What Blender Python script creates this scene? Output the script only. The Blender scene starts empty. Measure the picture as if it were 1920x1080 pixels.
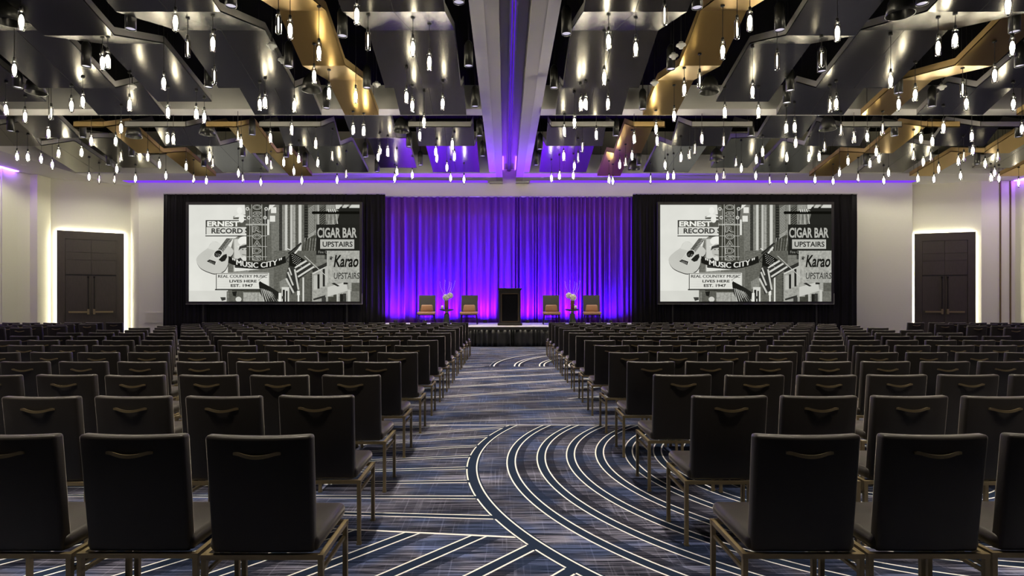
import bpy, bmesh, math, random
from mathutils import Vector, Matrix
S = bpy.context.scene
COL = S.collection
R = random.Random(7)
PI = math.pi

# ------------------------------------------------------------------ camera
CAMZ, F, CX, CY = 1.44, 1100.0, 947.0, 565.0
cam = bpy.data.cameras.new('camera')
cam.sensor_width = 36.0
cam.lens = F * 36.0 / 1920.0
cam.shift_x = (960 - CX) / 1920.0
cam.shift_y = (CY - 540) / 1920.0
cam.clip_start = 0.05
cam.clip_end = 200
camo = bpy.data.objects.new('camera', cam)
camo.location = (0, 0, CAMZ)
camo.rotation_euler = (PI / 2, 0, 0)
COL.objects.link(camo)
S.camera = camo

# ------------------------------------------------------------------ world, exposure
W = bpy.data.worlds.new('world')
S.world = W
W.use_nodes = True
W.node_tree.nodes['Background'].inputs[0].default_value = (1.0, 0.93, 0.82, 1)
W.node_tree.nodes['Background'].inputs[1].default_value = 0.02
S.view_settings.view_transform = 'Standard'
S.view_settings.look = 'None'
S.view_settings.exposure = 0.0
S.view_settings.gamma = 1.0
S.view_settings.use_curve_mapping = False
try:
    S.cycles.use_denoising = True
    S.cycles.max_bounces = 6
    S.cycles.diffuse_bounces = 3
    S.cycles.glossy_bounces = 3
    S.cycles.transmission_bounces = 4
    S.cycles.transparent_max_bounces = 12
    S.cycles.sample_clamp_indirect = 4.0
    S.cycles.caustics_reflective = False
    S.cycles.caustics_refractive = False
except Exception:
    pass

# light levels
P_DOWN = 620.0        # recessed cylinder downlights
L_BULB = 105.0         # pendant filament radiance
P_STAGE = 720.0       # violet stage uplights
L_DOOR = 60.0         # LED strips behind the doors
L_REVEAL = 1.3
P_FILL = 85.0         # added soffit spots that brighten the door walls

# ------------------------------------------------------------------ helpers
def lin(r, g, b):
    f = lambda c: (c / 255.0) / 12.92 if c <= 10 else (((c / 255.0) + 0.055) / 1.055) ** 2.4
    return (f(r), f(g), f(b))

def pt(px, py, d):
    return Vector(((px - CX) * d / F, d, CAMZ + (CY - py) * d / F))

class MB:
    def __init__(s):
        s.v = []; s.f = []; s.m = []; s.sm = []
    def add(s, vs, fs, mi=0, smooth=False):
        o = len(s.v)
        s.v += [tuple(v) for v in vs]
        for f in fs:
            s.f.append([i + o for i in f]); s.m.append(mi); s.sm.append(smooth)
    def box(s, x0, x1, y0, y1, z0, z1, mi=0):
        vs = [(x0,y0,z0),(x1,y0,z0),(x1,y1,z0),(x0,y1,z0),(x0,y0,z1),(x1,y0,z1),(x1,y1,z1),(x0,y1,z1)]
        s.add(vs, [(0,3,2,1),(4,5,6,7),(0,1,5,4),(1,2,6,5),(2,3,7,6),(3,0,4,7)], mi)
    def quad(s, a, b, c, d, mi=0):
        s.add([a,b,c,d], [(0,1,2,3)], mi)
    def bar(s, a, b, w, h=None, mi=0, up=(0,0,1)):
        h = h or w
        a = Vector(a); b = Vector(b); t = (b - a).normalized(); u = Vector(up)
        if abs(t.dot(u)) > .95: u = Vector((0,1,0))
        r = t.cross(u).normalized(); u = r.cross(t).normalized()
        vs = []
        for p in (a, b):
            for (i, j) in ((-1,-1),(1,-1),(1,1),(-1,1)):
                vs.append(p + r * (i*w/2) + u * (j*h/2))
        s.add(vs, [(0,1,2,3),(7,6,5,4),(0,4,5,1),(1,5,6,2),(2,6,7,3),(3,7,4,0)], mi)
    def tube(s, pts, r, n=8, mi=0, caps=True):
        pts = [Vector(p) for p in pts]
        rs = r if isinstance(r, (list, tuple)) else [r] * len(pts)
        rings = []
        for i, p in enumerate(pts):
            t = (pts[min(i+1, len(pts)-1)] - pts[max(i-1, 0)])
            t = t.normalized() if t.length > 1e-9 else Vector((0,0,1))
            u = Vector((0,0,1)) if abs(t.z) < .9 else Vector((0,1,0))
            a = t.cross(u).normalized(); b = a.cross(t)
            rings.append([p + (a*math.cos(2*PI*k/n) + b*math.sin(2*PI*k/n)) * rs[i] for k in range(n)])
        vs = [v for ring in rings for v in ring]; fs = []
        for i in range(len(pts)-1):
            for k in range(n):
                fs.append((i*n+k, i*n+(k+1)%n, (i+1)*n+(k+1)%n, (i+1)*n+k))
        s.add(vs, fs, mi, True)
        if caps:
            s.add(rings[0], [tuple(range(n))[::-1]], mi); s.add(rings[-1], [tuple(range(n))], mi)
    def lathe(s, prof, n=20, c=(0,0,0), mi=0, smooth=True):
        vs = []; fs = []
        for (r, z) in prof:
            for k in range(n):
                vs.append((c[0]+r*math.cos(2*PI*k/n), c[1]+r*math.sin(2*PI*k/n), c[2]+z))
        for i in range(len(prof)-1):
            for k in range(n):
                fs.append((i*n+k, i*n+(k+1)%n, (i+1)*n+(k+1)%n, (i+1)*n+k))
        s.add(vs, fs, mi, smooth)
    def bm(s, b, mi=0, smooth=False):
        b.verts.index_update()
        s.add([v.co.copy() for v in b.verts], [[v.index for v in f.verts] for f in b.faces], mi, smooth)
        b.free()
    def mesh(s, name, mats):
        me = bpy.data.meshes.new(name)
        me.from_pydata(s.v, [], s.f)
        for m in (mats if isinstance(mats, (list, tuple)) else [mats]): me.materials.append(m)
        me.polygons.foreach_set('material_index', s.m)
        me.polygons.foreach_set('use_smooth', s.sm)
        uv = me.uv_layers.new(name='UVMap')
        buf = []
        for l in me.loops:
            c = me.vertices[l.vertex_index].co
            buf += [c.x + .37*c.z, c.y + .21*c.z]
        uv.data.foreach_set('uv', buf)
        me.update()
        return me
    def obj(s, name, mats, parent=None, loc=None):
        return link(name, s.mesh(name, mats), parent, loc)

def link(name, data, parent=None, loc=None):
    o = bpy.data.objects.new(name, data)
    COL.objects.link(o)
    if parent is not None: o.parent = parent
    if loc is not None: o.location = loc
    return o

def rbox(sx, sy, sz, bev, seg=3, c=(0,0,0), cuts=0):
    b = bmesh.new()
    bmesh.ops.create_cube(b, size=1.0)
    for v in b.verts: v.co = Vector((v.co.x*sx, v.co.y*sy, v.co.z*sz))
    if bev > 0:
        bmesh.ops.bevel(b, geom=b.edges[:], offset=bev, segments=seg, profile=.5, affect='EDGES', clamp_overlap=True)
    for i in range(cuts):
        x = -sx/2 + sx*(i+1)/(cuts+1)
        bmesh.ops.bisect_plane(b, geom=b.verts[:]+b.edges[:]+b.faces[:], plane_co=(x,0,0), plane_no=(1,0,0))
    for v in b.verts: v.co += Vector(c)
    return b

def tag(o, label=None, cat=None, group=None, kind=None):
    if label: o['label'] = label
    if cat: o['category'] = cat
    if group: o['group'] = group
    if kind: o['kind'] = kind
    return o

def empty(name, loc=(0,0,0), rz=0.0):
    o = bpy.data.objects.new(name, None)
    o.empty_display_size = .1
    o.location = loc; o.rotation_euler = (0, 0, rz)
    COL.objects.link(o)
    return o

def dup(root, loc, rz=0.0, scale=None):
    r = root.copy(); COL.objects.link(r)
    r.location = loc; r.rotation_euler = (0, 0, rz)
    if scale: r.scale = scale
    for ch in list(root.children):
        c = ch.copy(); COL.objects.link(c); c.parent = r
        for g in ch.children:
            d = g.copy(); COL.objects.link(d); d.parent = c
    return r

ORD = ['', 'first','second','third','fourth','fifth','sixth','seventh','eighth','ninth','tenth','eleventh','twelfth','thirteenth',
       'fourteenth','fifteenth','sixteenth','seventeenth','eighteenth','nineteenth','twentieth','twenty-first','twenty-second',
       'twenty-third','twenty-fourth','twenty-fifth','twenty-sixth','twenty-seventh','twenty-eighth','twenty-ninth','thirtieth']

# ------------------------------------------------------------------ materials
class E:
    """socket wrapper: arithmetic builds math nodes"""
    nt = None
    def __init__(s, k): s.k = k
    @staticmethod
    def op(o, *a, clamp=False):
        n = E.nt.nodes.new('ShaderNodeMath'); n.operation = o; n.use_clamp = clamp
        for i, x in enumerate(a):
            if isinstance(x, E): E.nt.links.new(x.k, n.inputs[i])
            else: n.inputs[i].default_value = x
        return E(n.outputs[0])
    def __add__(s, o): return E.op('ADD', s, o)
    def __radd__(s, o): return E.op('ADD', o, s)
    def __sub__(s, o): return E.op('SUBTRACT', s, o)
    def __rsub__(s, o): return E.op('SUBTRACT', o, s)
    def __mul__(s, o): return E.op('MULTIPLY', s, o)
    def __rmul__(s, o): return E.op('MULTIPLY', o, s)
    def __truediv__(s, o): return E.op('DIVIDE', s, o)
    def lt(s, o): return E.op('LESS_THAN', s, o)
    def gt(s, o): return E.op('GREATER_THAN', s, o)
    def abs(s): return E.op('ABSOLUTE', s)
    def frac(s): return E.op('FRACT', s)
    def sqrt(s): return E.op('SQRT', s)
    def max(s, o): return E.op('MAXIMUM', s, o)
    def min(s, o): return E.op('MINIMUM', s, o)

def newmat(name):
    m = bpy.data.materials.new(name); m.use_nodes = True
    return m, m.node_tree, m.node_tree.nodes['Principled BSDF']

def mat(name, col, rough=.5, metal=0.0, var=.12, scale=8.0, bump=0.0, bscale=60.0, spec=.5, emis=None, estr=0.0, stretch=(1,1,1), aniso=0.0, coat=0.0):
    m, nt, p = newmat(name)
    N = nt.nodes; L = nt.links
    tc = N.new('ShaderNodeTexCoord'); mp = N.new('ShaderNodeMapping')
    mp.inputs['Scale'].default_value = stretch
    L.new(tc.outputs['Object'], mp.inputs[0])
    nz = N.new('ShaderNodeTexNoise'); nz.inputs['Scale'].default_value = scale; nz.inputs['Detail'].default_value = 4
    L.new(mp.outputs[0], nz.inputs['Vector'])
    mx = N.new('ShaderNodeMix'); mx.data_type = 'RGBA'
    mx.inputs[6].default_value = (*[c*(1-var) for c in col], 1)
    mx.inputs[7].default_value = (*[min(1, c*(1+var)) for c in col], 1)
    L.new(nz.outputs['Fac'], mx.inputs[0]); L.new(mx.outputs[2], p.inputs['Base Color'])
    p.inputs['Roughness'].default_value = rough; p.inputs['Metallic'].default_value = metal
    p.inputs['Specular IOR Level'].default_value = spec
    if coat: p.inputs['Coat Weight'].default_value = coat
    if aniso:
        p.inputs['Anisotropic'].default_value = aniso; p.inputs['Anisotropic Rotation'].default_value = .25
        tg = N.new('ShaderNodeTangent'); tg.direction_type = 'UV_MAP'; tg.uv_map = 'UVMap'
        L.new(tg.outputs[0], p.inputs['Tangent'])
    if emis:
        p.inputs['Emission Color'].default_value = (*emis, 1); p.inputs['Emission Strength'].default_value = estr
    if bump:
        n2 = N.new('ShaderNodeTexNoise'); n2.inputs['Scale'].default_value = bscale; n2.inputs['Detail'].default_value = 3
        L.new(mp.outputs[0], n2.inputs['Vector'])
        b = N.new('ShaderNodeBump'); b.inputs['Strength'].default_value = bump; b.inputs['Distance'].default_value = .01
        L.new(n2.outputs['Fac'], b.inputs['Height']); L.new(b.outputs[0], p.inputs['Normal'])
    return m

def emat(name, col, s):
    m = bpy.data.materials.new(name); m.use_nodes = True
    nt = m.node_tree; nt.nodes.clear()
    e = nt.nodes.new('ShaderNodeEmission'); o = nt.nodes.new('ShaderNodeOutputMaterial')
    e.inputs[0].default_value = (*col, 1); e.inputs[1].default_value = s
    nt.links.new(e.outputs[0], o.inputs[0])
    return m

M = {}
M['leather'] = mat('dark_leather', (.020,.017,.015), .44, bump=.06, bscale=220, scale=14, spec=.45)
_p = M['leather'].node_tree.nodes['Principled BSDF']
_p.inputs['Sheen Weight'].default_value = .50; _p.inputs['Sheen Roughness'].default_value = .28; _p.inputs['Sheen Tint'].default_value = (1,.92,.84,1)
M['bronze'] = mat('bronze_metal', (.36,.285,.16), .38, .75, scale=30)
M['glide'] = mat('clear_glide', (.5,.5,.5), .2)
M['silver'] = mat('brushed_steel', (.215,.21,.195), .27, 1.0, var=.06, scale=3, stretch=(40,1,1), aniso=.75)
M['silverlip'] = mat('steel_edge', (.40,.39,.37), .45, .55, var=.06, scale=3)
M['gold'] = mat('brushed_brass', (.60,.41,.15), .30, 1.0, var=.06, scale=3, stretch=(40,1,1), aniso=.7)
M['goldlip'] = mat('brass_edge', (.52,.36,.15), .45, .55, var=.05, scale=3)
M['black'] = mat('matte_black', (.012,.012,.012), .7)
M['blackmetal'] = mat('black_metal', (.03,.03,.028), .3, .4)
M['void'] = mat('black_plenum', (.004,.004,.004), .9, spec=.1)
M['cord'] = mat('black_cord', (.008,.008,.008), .6)
M['white'] = mat('white_plastic', (.75,.75,.73), .4)
M['soffit'] = mat('soffit_paint', (.50,.485,.45), .55, var=.04, scale=1.2)
M['soffitlight'] = mat('soffit_metal', (.66,.65,.62), .45, 0.0, var=.12, scale=1.0, stretch=(.2,1.5,1))
M['wall'] = mat('wall_covering', (.84,.82,.66), .75, var=.06, scale=25, stretch=(1,1,8), bump=.05)
M['wood'] = mat('dark_wood', (.058,.047,.038), .42, var=.35, scale=5, stretch=(14,14,1))
M['podwood'] = mat('ebony_wood', (.012,.010,.009), .35, var=.3, scale=6, stretch=(10,10,1))
M['podgold'] = mat('podium_edge', (.16,.11,.06), .35, .6)
M['glassblack'] = mat('black_gloss_panel', (.004,.004,.005), .12)
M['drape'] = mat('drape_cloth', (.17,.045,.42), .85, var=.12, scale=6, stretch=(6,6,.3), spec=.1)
M['blackdrape'] = mat('black_velour', (.012,.011,.014), .9, var=.25, scale=6, stretch=(6,6,.3), spec=.15)
M['skirt'] = mat('black_satin', (.016,.016,.016), .5, var=.2, spec=.6)
M['deck'] = mat('stage_deck_vinyl', (.55,.53,.56), .5, var=.08)
M['tan'] = mat('tan_leather', (.36,.19,.10), .42, var=.12, bump=.04, bscale=120)
M['chairgrey'] = mat('charcoal_fabric', (.075,.078,.07), .9, var=.3, scale=60)
M['darkleg'] = mat('dark_metal', (.02,.018,.018), .35, .7)
M['tabletop'] = mat('dark_table', (.02,.012,.014), .2)
M['pedestal'] = mat('pedestal_metal', (.06,.075,.055), .4, .3)
M['vase'] = mat('brown_ceramic', (.20,.09,.05), .35)
M['petal'] = mat('white_petal', (.85,.84,.76), .7, bump=.6, bscale=40)
M['twig'] = mat('white_twig', (.7,.65,.7), .7)
M['leaf'] = mat('dark_foliage', (.04,.03,.015), .6)
M['candle'] = mat('white_wax', (.85,.82,.75), .5)
M['screenframe'] = mat('screen_frame', (.012,.011,.014), .6)
M['lens'] = mat('lamp_lens', (.5,.5,.55), .2, emis=(.85,.8,1.0), estr=.55)
M['bulb'] = emat('bulb_filament', (1.0,.90,.66), L_BULB)
M['bulbdim'] = emat('bulb_filament_dim', (1.0,.88,.62), L_BULB*.22)
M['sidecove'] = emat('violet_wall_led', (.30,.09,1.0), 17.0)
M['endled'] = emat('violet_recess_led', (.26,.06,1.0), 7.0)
M['cove'] = emat('violet_led', (.22,.05,1.0), L_REVEAL*.8)  # glowing colour for a back reveal that the uplights tint
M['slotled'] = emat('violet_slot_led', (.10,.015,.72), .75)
M['doorled'] = emat('warm_led', (1.0,.93,.70), L_DOOR)
M['uplens'] = emat('violet_uplight_lens', (.35,.1,1.0), 1.5)

def glassmat():
    m = bpy.data.materials.new('clear_glass'); m.use_nodes = True
    nt = m.node_tree; nt.nodes.clear(); N = nt.nodes; L = nt.links
    o = N.new('ShaderNodeOutputMaterial'); t = N.new('ShaderNodeBsdfTransparent'); g = N.new('ShaderNodeBsdfGlossy')
    g.inputs['Roughness'].default_value = .03; t.inputs[0].default_value = (.93,.93,.93,1)
    f = N.new('ShaderNodeLayerWeight'); f.inputs[0].default_value = .35
    nz = N.new('ShaderNodeTexNoise'); nz.inputs['Scale'].default_value = 20
    mu = N.new('ShaderNodeMath'); mu.operation = 'MULTIPLY_ADD'; mu.inputs[1].default_value = .06
    L.new(nz.outputs['Fac'], mu.inputs[0]); L.new(f.outputs['Facing'], mu.inputs[2])
    x = N.new('ShaderNodeMixShader'); L.new(mu.outputs[0], x.inputs[0]); L.new(t.outputs[0], x.inputs[1]); L.new(g.outputs[0], x.inputs[2])
    L.new(x.outputs[0], o.inputs[0])
    return m
M['glass'] = glassmat()

def carpetmat():
    m, nt, p = newmat('patterned_carpet')
    E.nt = nt; N = nt.nodes; L = nt.links
    tc = N.new('ShaderNodeTexCoord'); sp = N.new('ShaderNodeSeparateXYZ'); L.new(tc.outputs['Object'], sp.inputs[0])
    x = E(sp.outputs[0]); y = E(sp.outputs[1])
    def noise(sx, sy, scale, det=3, off=0, rough=.6):
        mp = N.new('ShaderNodeMapping'); mp.inputs['Scale'].default_value = (sx, sy, 1); mp.inputs['Location'].default_value = (off, off*.7, 0)
        L.new(tc.outputs['Object'], mp.inputs[0])
        n = N.new('ShaderNodeTexNoise'); n.inputs['Scale'].default_value = scale; n.inputs['Detail'].default_value = det; n.inputs['Roughness'].default_value = rough
        L.new(mp.outputs[0], n.inputs['Vector']); return E(n.outputs['Fac'])
    def ramp(v, a, b):
        return E.op('DIVIDE', v - a, b - a, clamp=True)
    def sel(mask, a, b): return a*mask + b*(1.0 - mask)
    # two cream lines with a navy band between them, from a running coordinate t
    def lines(t, period, band, w):
        u = (t / period).frac() * period
        l1 = (u - band*.5 - period*.25).abs().lt(w*.5); l2 = (u + band*.5 - period*.25).abs().lt(w*.5)
        b = (u - period*.25).abs().lt(band*.5)
        sh = (u - period*.25 - band*1.1).abs().lt(band*.45)     # soft navy strip beside the band
        return l1.max(l2), b, sh

    # circle A (near right), circle B (far right)
    rA = (((x-3.2)*(x-3.2)) + ((y-5.23)*(y-5.23))).sqrt()
    lA, bA, sA = lines(3.214 - rA, .2725, .074, .0115)
    ins = rA.lt(3.30); r1 = (rA - 3.491).abs()
    lin_ = (rA - 3.449).abs().lt(.0058); lout = (rA - 3.533).abs().lt(.0058)
    lA = sel(ins, lA, lin_); bA = sel(ins, bA, r1.lt(.060)); sA = sA*ins
    inA = rA.lt(3.545)
    rB = (((x-3.3)*(x-3.3)) + ((y-13.0)*(y-13.0))*.72).sqrt()
    lB, bB, sB = lines(3.74 - rB, .56, .10, .03)
    inB = rB.lt(3.64)
    # fan left of the near circle
    ang = (y - 4.4) / (x + 6.9)
    lF, bF, sF = lines(ang + 2.0, .058, .0095, .0019)
    # diagonals in the nearest strip
    lD, bD, sD = lines(x*.749 - y*.662 + 2.505 + 10.25*.345, .345, .078, .012)
    # shallow diagonals in the middle strip
    lM, bM, sM = lines(y - x*.42 - 2.0*(x*.35)*0.0 + 20.0, 1.0, .11, .026)
    lM2, bM2, sM2 = lines(y - x*.16 + .3 + 20.0, .62, .05, .022)
    near = ang.lt(-.1175)
    mid = y.gt(6.83)
    far = y.gt(13.0)
    sheer = y.lt(8.7)
    Z0l = sel(near, lD, lF); Z0b = sel(near, bD, bF); Z0s = sel(near, sD, sF*.0)
    Zl = sel(inA, lA.max(lout*(1.0 - Z0b)), Z0l); Zb = sel(inA, bA, Z0b); Zs = sel(inA, sA, Z0s)
    Ml = sel(sheer, lM2*.28, lM); Mb = sel(sheer, bM2*.4, bM)
    Fl = sel(inB, lB, lM2*.35); Fb = sel(inB, bB, bM2*.4); Fs = sB*inB
    l = sel(mid, sel(far, Fl, Ml), Zl); b = sel(mid, sel(far, Fb, Mb), Zb); s = sel(mid, sel(far, Fs, 0.0*lM), Zs)
    zl = ((y - 6.83).abs().lt(.010)).max((ang + .1175).abs().lt(.0016)*rA.gt(3.545)*y.lt(6.8))
    l = l.max(zl)
    # woven streaks
    h1 = ramp(noise(1.3, 52, 1.0, 4), .49, .58)
    h2 = ramp(noise(3.0, 120, 1.0, 3, 5), .51, .57)
    v1 = ramp(noise(48, 1.3, 1.0, 3, 9), .57, .66)
    patch = ramp(noise(.9, 1.5, 1.0, 2, 3), .36, .66)
    grain = noise(1, 1, 260, 2, 1)
    st = (h1*.60 + h2*.40 + v1*.26) * (patch*.72 + .28)
    st = E.op('MULTIPLY', st * (1.0 - b) * (1.0 - s*.75), 1.0, clamp=True)
    blue = ramp(noise(2.0, 2.6, 1.0, 2, 11), .45, .6)
    def rgb(c): 
        n = N.new('ShaderNodeRGB'); n.outputs[0].default_value = (*c, 1); return n.outputs[0]
    def mix(f, a, c):
        n = N.new('ShaderNodeMix'); n.data_type = 'RGBA'
        L.new(f.k, n.inputs[0]); L.new(a, n.inputs[6]); L.new(c, n.inputs[7]); return n.outputs[2]
    base = mix(blue, rgb((.006,.007,.015)), rgb((.010,.017,.040)))
    light = mix(blue*.8, rgb((.31,.31,.43)), rgb((.115,.165,.38)))
    c = mix(st, base, light)
    c = mix(b*.85, c, rgb((.014,.024,.050)))
    c = mix(l, c, rgb((.74,.73,.73)))
    g2 = grain*.5 + .75
    vm = N.new('ShaderNodeVectorMath'); vm.operation = 'SCALE'; L.new(c, vm.inputs[0]); L.new(g2.k, vm.inputs['Scale'])
    L.new(vm.outputs[0], p.inputs['Base Color'])
    p.inputs['Roughness'].default_value = .95; p.inputs['Specular IOR Level'].default_value = .08
    bp = N.new('ShaderNodeBump'); bp.inputs['Strength'].default_value = .25; bp.inputs['Distance'].default_value = .01
    L.new(grain.k, bp.inputs['Height']); L.new(bp.outputs[0], p.inputs['Normal'])
    return m
M['carpet'] = carpetmat()

# ------------------------------------------------------------------ setting
SZ = CAMZ + 4.8        # soffit height 6.24
TOP = 8.3
XL, XR = -18.05, 20.35
YB = 24.0
def struct(name, b, mats, parent=None):
    o = b.obj(name, mats, parent)
    if parent is None: o['kind'] = 'structure'
    return o

b = MB(); b.box(-19.5, 21.5, -6, 25.5, -.1, 0); struct('floor', b, M['carpet'])
b = MB(); b.box(-19.5, 21.5, -6, 25.5, TOP, TOP+.1); struct('ceiling', b, M['void'])
# main rear wall in view
b = MB(); b.box(-14.8, 16.45, 23.7, 24.0, 0, TOP); b.box(-15.5, -14.8, 24.3, 24.5, 0, TOP)
b.add([(-15.5,24.3,0),(-14.8,23.7,0),(-14.8,23.7,TOP),(-15.5,24.3,TOP)], [(0,1,2,3)])
b.add([(16.45,23.7,0),(16.8,24.2,0),(16.8,24.2,TOP),(16.45,23.7,TOP)], [(0,1,2,3)])
struct('wall_back', b, M['wall'])
# splayed alcove walls carrying the doors
def wallseg(name, a, c, th=.2, z0=0, z1=TOP, m='wall'):
    a = Vector((a[0], a[1], 0)); c = Vector((c[0], c[1], 0)); t = (c-a).normalized(); n = Vector((-t.y, t.x, 0))
    b = MB(); v = []
    for z in (z0, z1):
        for p in (a, c, c+n*th, a+n*th): v.append((p.x, p.y, z))
    b.add(v, [(0,3,2,1),(4,5,6,7),(0,1,5,4),(1,2,6,5),(2,3,7,6),(3,0,4,7)])
    return struct(name, b, M[m])
DLA, DLB = (-17.7, 22.85), (-15.45, 24.32)
DRA, DRB = (16.75, 24.25), (19.0, 23.4)
wallseg('wall_door_left', DLA, DLB)
wallseg('wall_door_right', DRA, DRB)
b = MB(); b.box(XL-.2, XL, -6, 22.2, 0, TOP); b.box(XL-.2, -17.7, 22.2, 22.85, 0, TOP)
b.add([(-18.05,21.7,0),(-17.98,22.2,0),(-17.98,22.2,TOP),(-18.05,21.7,TOP)], [(0,1,2,3)])
struct('wall_left', b, M['wall'])
b = MB(); b.box(XR, XR+.2, -6, 24.2, 0, TOP)
b.box(19.0, XR, 23.4, 24.0, 0, TOP)
struct('wall_right', b, M['wall'])
# vertical joint strips at the right corner and left pilaster
b = MB(); b.box(19.72, 19.76, 23.36, 23.4, 0, SZ); b.box(20.12, 20.16, 23.36, 23.4, 0, SZ); struct('trim_1', b, M['podgold'])
b = MB(); b.box(-18.05, -18.0, 21.0, 21.06, 0, SZ); struct('trim_2', b, M['wall'])
# soffits around the two coffers
OX0, OX1 = -16.1, 19.4
b = MB(); b.box(-18.05, OX0, -6, 24.2, SZ, SZ+.7); struct('trim_3', b, M['soffit'])
b = MB(); b.box(OX1, XR, -6, 24.2, SZ, SZ+.7); struct('trim_4', b, M['soffit'])
b = MB(); b.box(OX0, -.35, 22.0, 24.3, SZ, SZ+.7); b.box(.70, OX1, 22.0, 24.3, SZ, SZ+.7)
struct('trim_5', b, M['soffitlight'])
b = MB(); b.box(OX0, -.59, 14.65, 15.15, SZ, SZ+.6); b.box(.91, OX1, 14.65, 15.15, SZ, SZ+.6); struct('trim_6', b, M['soffitlight'])
# centre beam with the partition track recess
b = MB(); b.box(-.35, -.10, -6, 24.0, SZ, SZ+.6); b.box(.43, .70, -6, 24.0, SZ, SZ+.6)
b.box(-.10, .43, -6, 24.0, SZ+.55, SZ+.7); struct('ceiling_beam', b, M['soffit'])
b = MB(); b.box(-.59, -.35, -6, 22.6, SZ+.05, SZ+.6); b.box(.70, .91, -6, 22.6, SZ+.05, SZ+.6)
b.box(-.36,-.345,-6,22.6,SZ-.01,SZ+.06); b.box(.695,.71,-6,22.6,SZ-.01,SZ+.06)
struct('trim_7', b, M['soffitlight'])
b = MB(); b.box(.085, .12, -6, 23.7, SZ+.47, SZ+.55); b.box(.20, .235, -6, 23.7, SZ+.47, SZ+.55); b.box(.145,.175,-6,23.7,SZ+.44,SZ+.55)
struct('trim_8', b, M['silverlip'])
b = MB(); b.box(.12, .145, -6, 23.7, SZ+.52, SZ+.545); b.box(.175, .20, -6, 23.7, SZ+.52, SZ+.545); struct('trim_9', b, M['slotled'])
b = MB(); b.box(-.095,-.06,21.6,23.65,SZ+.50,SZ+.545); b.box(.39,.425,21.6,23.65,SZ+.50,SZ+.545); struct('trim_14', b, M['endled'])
# small steel plates at the beam end
b = MB(); b.box(-.62, -.10, 23.45, 23.7, SZ-.06, SZ); b.box(.43, .95, 23.45, 23.7, SZ-.06, SZ); struct('trim_10', b, M['soffitlight'])
# back strip glows in place of uplight on a reveal; violet LED coves on sides
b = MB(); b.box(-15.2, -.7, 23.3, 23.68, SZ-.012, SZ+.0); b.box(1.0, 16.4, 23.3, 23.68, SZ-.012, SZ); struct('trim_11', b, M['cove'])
b = MB(); b.box(-18.04, -17.9, 2, 21.6, SZ-.03, SZ); struct('trim_12', b, M['sidecove'])
b = MB(); b.box(20.2, 20.34, 2, 23.3, SZ-.03, SZ); struct('trim_13', b, M['sidecove'])
# baseboards
b = MB(); b.box(-14.8, 16.45, 23.66, 23.7, 0, .12); struct('baseboard_back', b, M['wood'])
# wall grille left of the black drape
g = MB(); g.box(-14.55, -13.72, 23.67, 23.7, .55, 1.02)
for i in range(9): g.box(-14.5, -13.77, 23.655, 23.67, .585+i*.048, .605+i*.048)
o = g.obj('wall_vent', M['wall']); tag(o, 'cream wall return grille low beside the left black drape', 'vent')

# doors: local x along the wall, z up, -y out of the wall
def door(name, a, c, w0, w1, h):
    a = Vector((a[0], a[1], 0)); c = Vector((c[0], c[1], 0)); t = (c-a).normalized()
    o = empty(name, a, math.atan2(t.y, t.x)); o['kind'] = 'structure'
    yo = -.13
    b = MB()
    b.box(w0, w0+.26, yo, yo+.06, 0, h); b.box(w1-.26, w1, yo, yo+.06, 0, h); b.box(w0+.26, w1-.26, yo, yo+.06, h-.32, h)
    b.box(w0, w1, yo+.06, yo+.08, 0, h); b.obj('door_surround', M['wood'], o)
    mid = (w0+w1)/2; zl = 2.46
    b = MB()
    for (x0, x1) in ((w0+.27, mid-.005), (mid+.005, w1-.27)):
        for z0, z1 in ((zl+.05, zl+.62), (zl+.63, zl+.92), (zl+.93, h-.33)):
            b.box(x0, x1, yo+.012, yo+.06, z0, z1)
    b.obj('transom_panel', M['wood'], o)
    b = MB(); b.box(w0+.27, w1-.27, yo+.03, yo+.06, zl, zl+.05); b.obj('transom_gap', M['black'], o)
    for s, (x0, x1) in ((1, (w0+.27, mid-.006)), (-1, (mid+.006, w1-.27))):
        l = MB(); l.box(x0, x1, yo+.02, yo+.06, 0.01, zl); lf = l.obj('door_leaf', M['wood'], o)
        hd = MB(); xe = x1-.09 if s > 0 else x0+.09; xa = x0+.12 if s > 0 else x1-.12
        hd.box(min(xa,xe), max(xa,xe), yo-.05, yo-.02, .98, 1.05); hd.box(xe-.035, xe+.035, yo-.06, yo+.02, .92, 1.13)
        hd.box(xa-.02, xa+.02, yo-.04, yo+.02, .98, 1.05)
        hd.obj('push_bar', M['bronze'], lf)
        rd = MB(); rd.bar((xe, yo-.02, 1.1), (xe, yo-.02, zl-.08), .022); rd.box(xe-.03, xe+.03, yo-.04, yo+.02, zl-.1, zl-.02)
        rd.obj('latch_rod', M['darkleg'], lf)
    b = MB(); b.box(w0+.02, w0+.05, -.05, -.02, 0, h-.03); b.box(w1-.05, w1-.02, -.05, -.02, 0, h-.03); b.box(w0+.02, w1-.02, -.05, -.02, h-.05, h-.02)
    b.obj('led_strip', M['doorled'], o)
    return o
door('door_1', DLA, DLB, .20, 2.40, 4.22)
door('door_2', DRA, DRB, .12, 2.18, 4.22)

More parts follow.
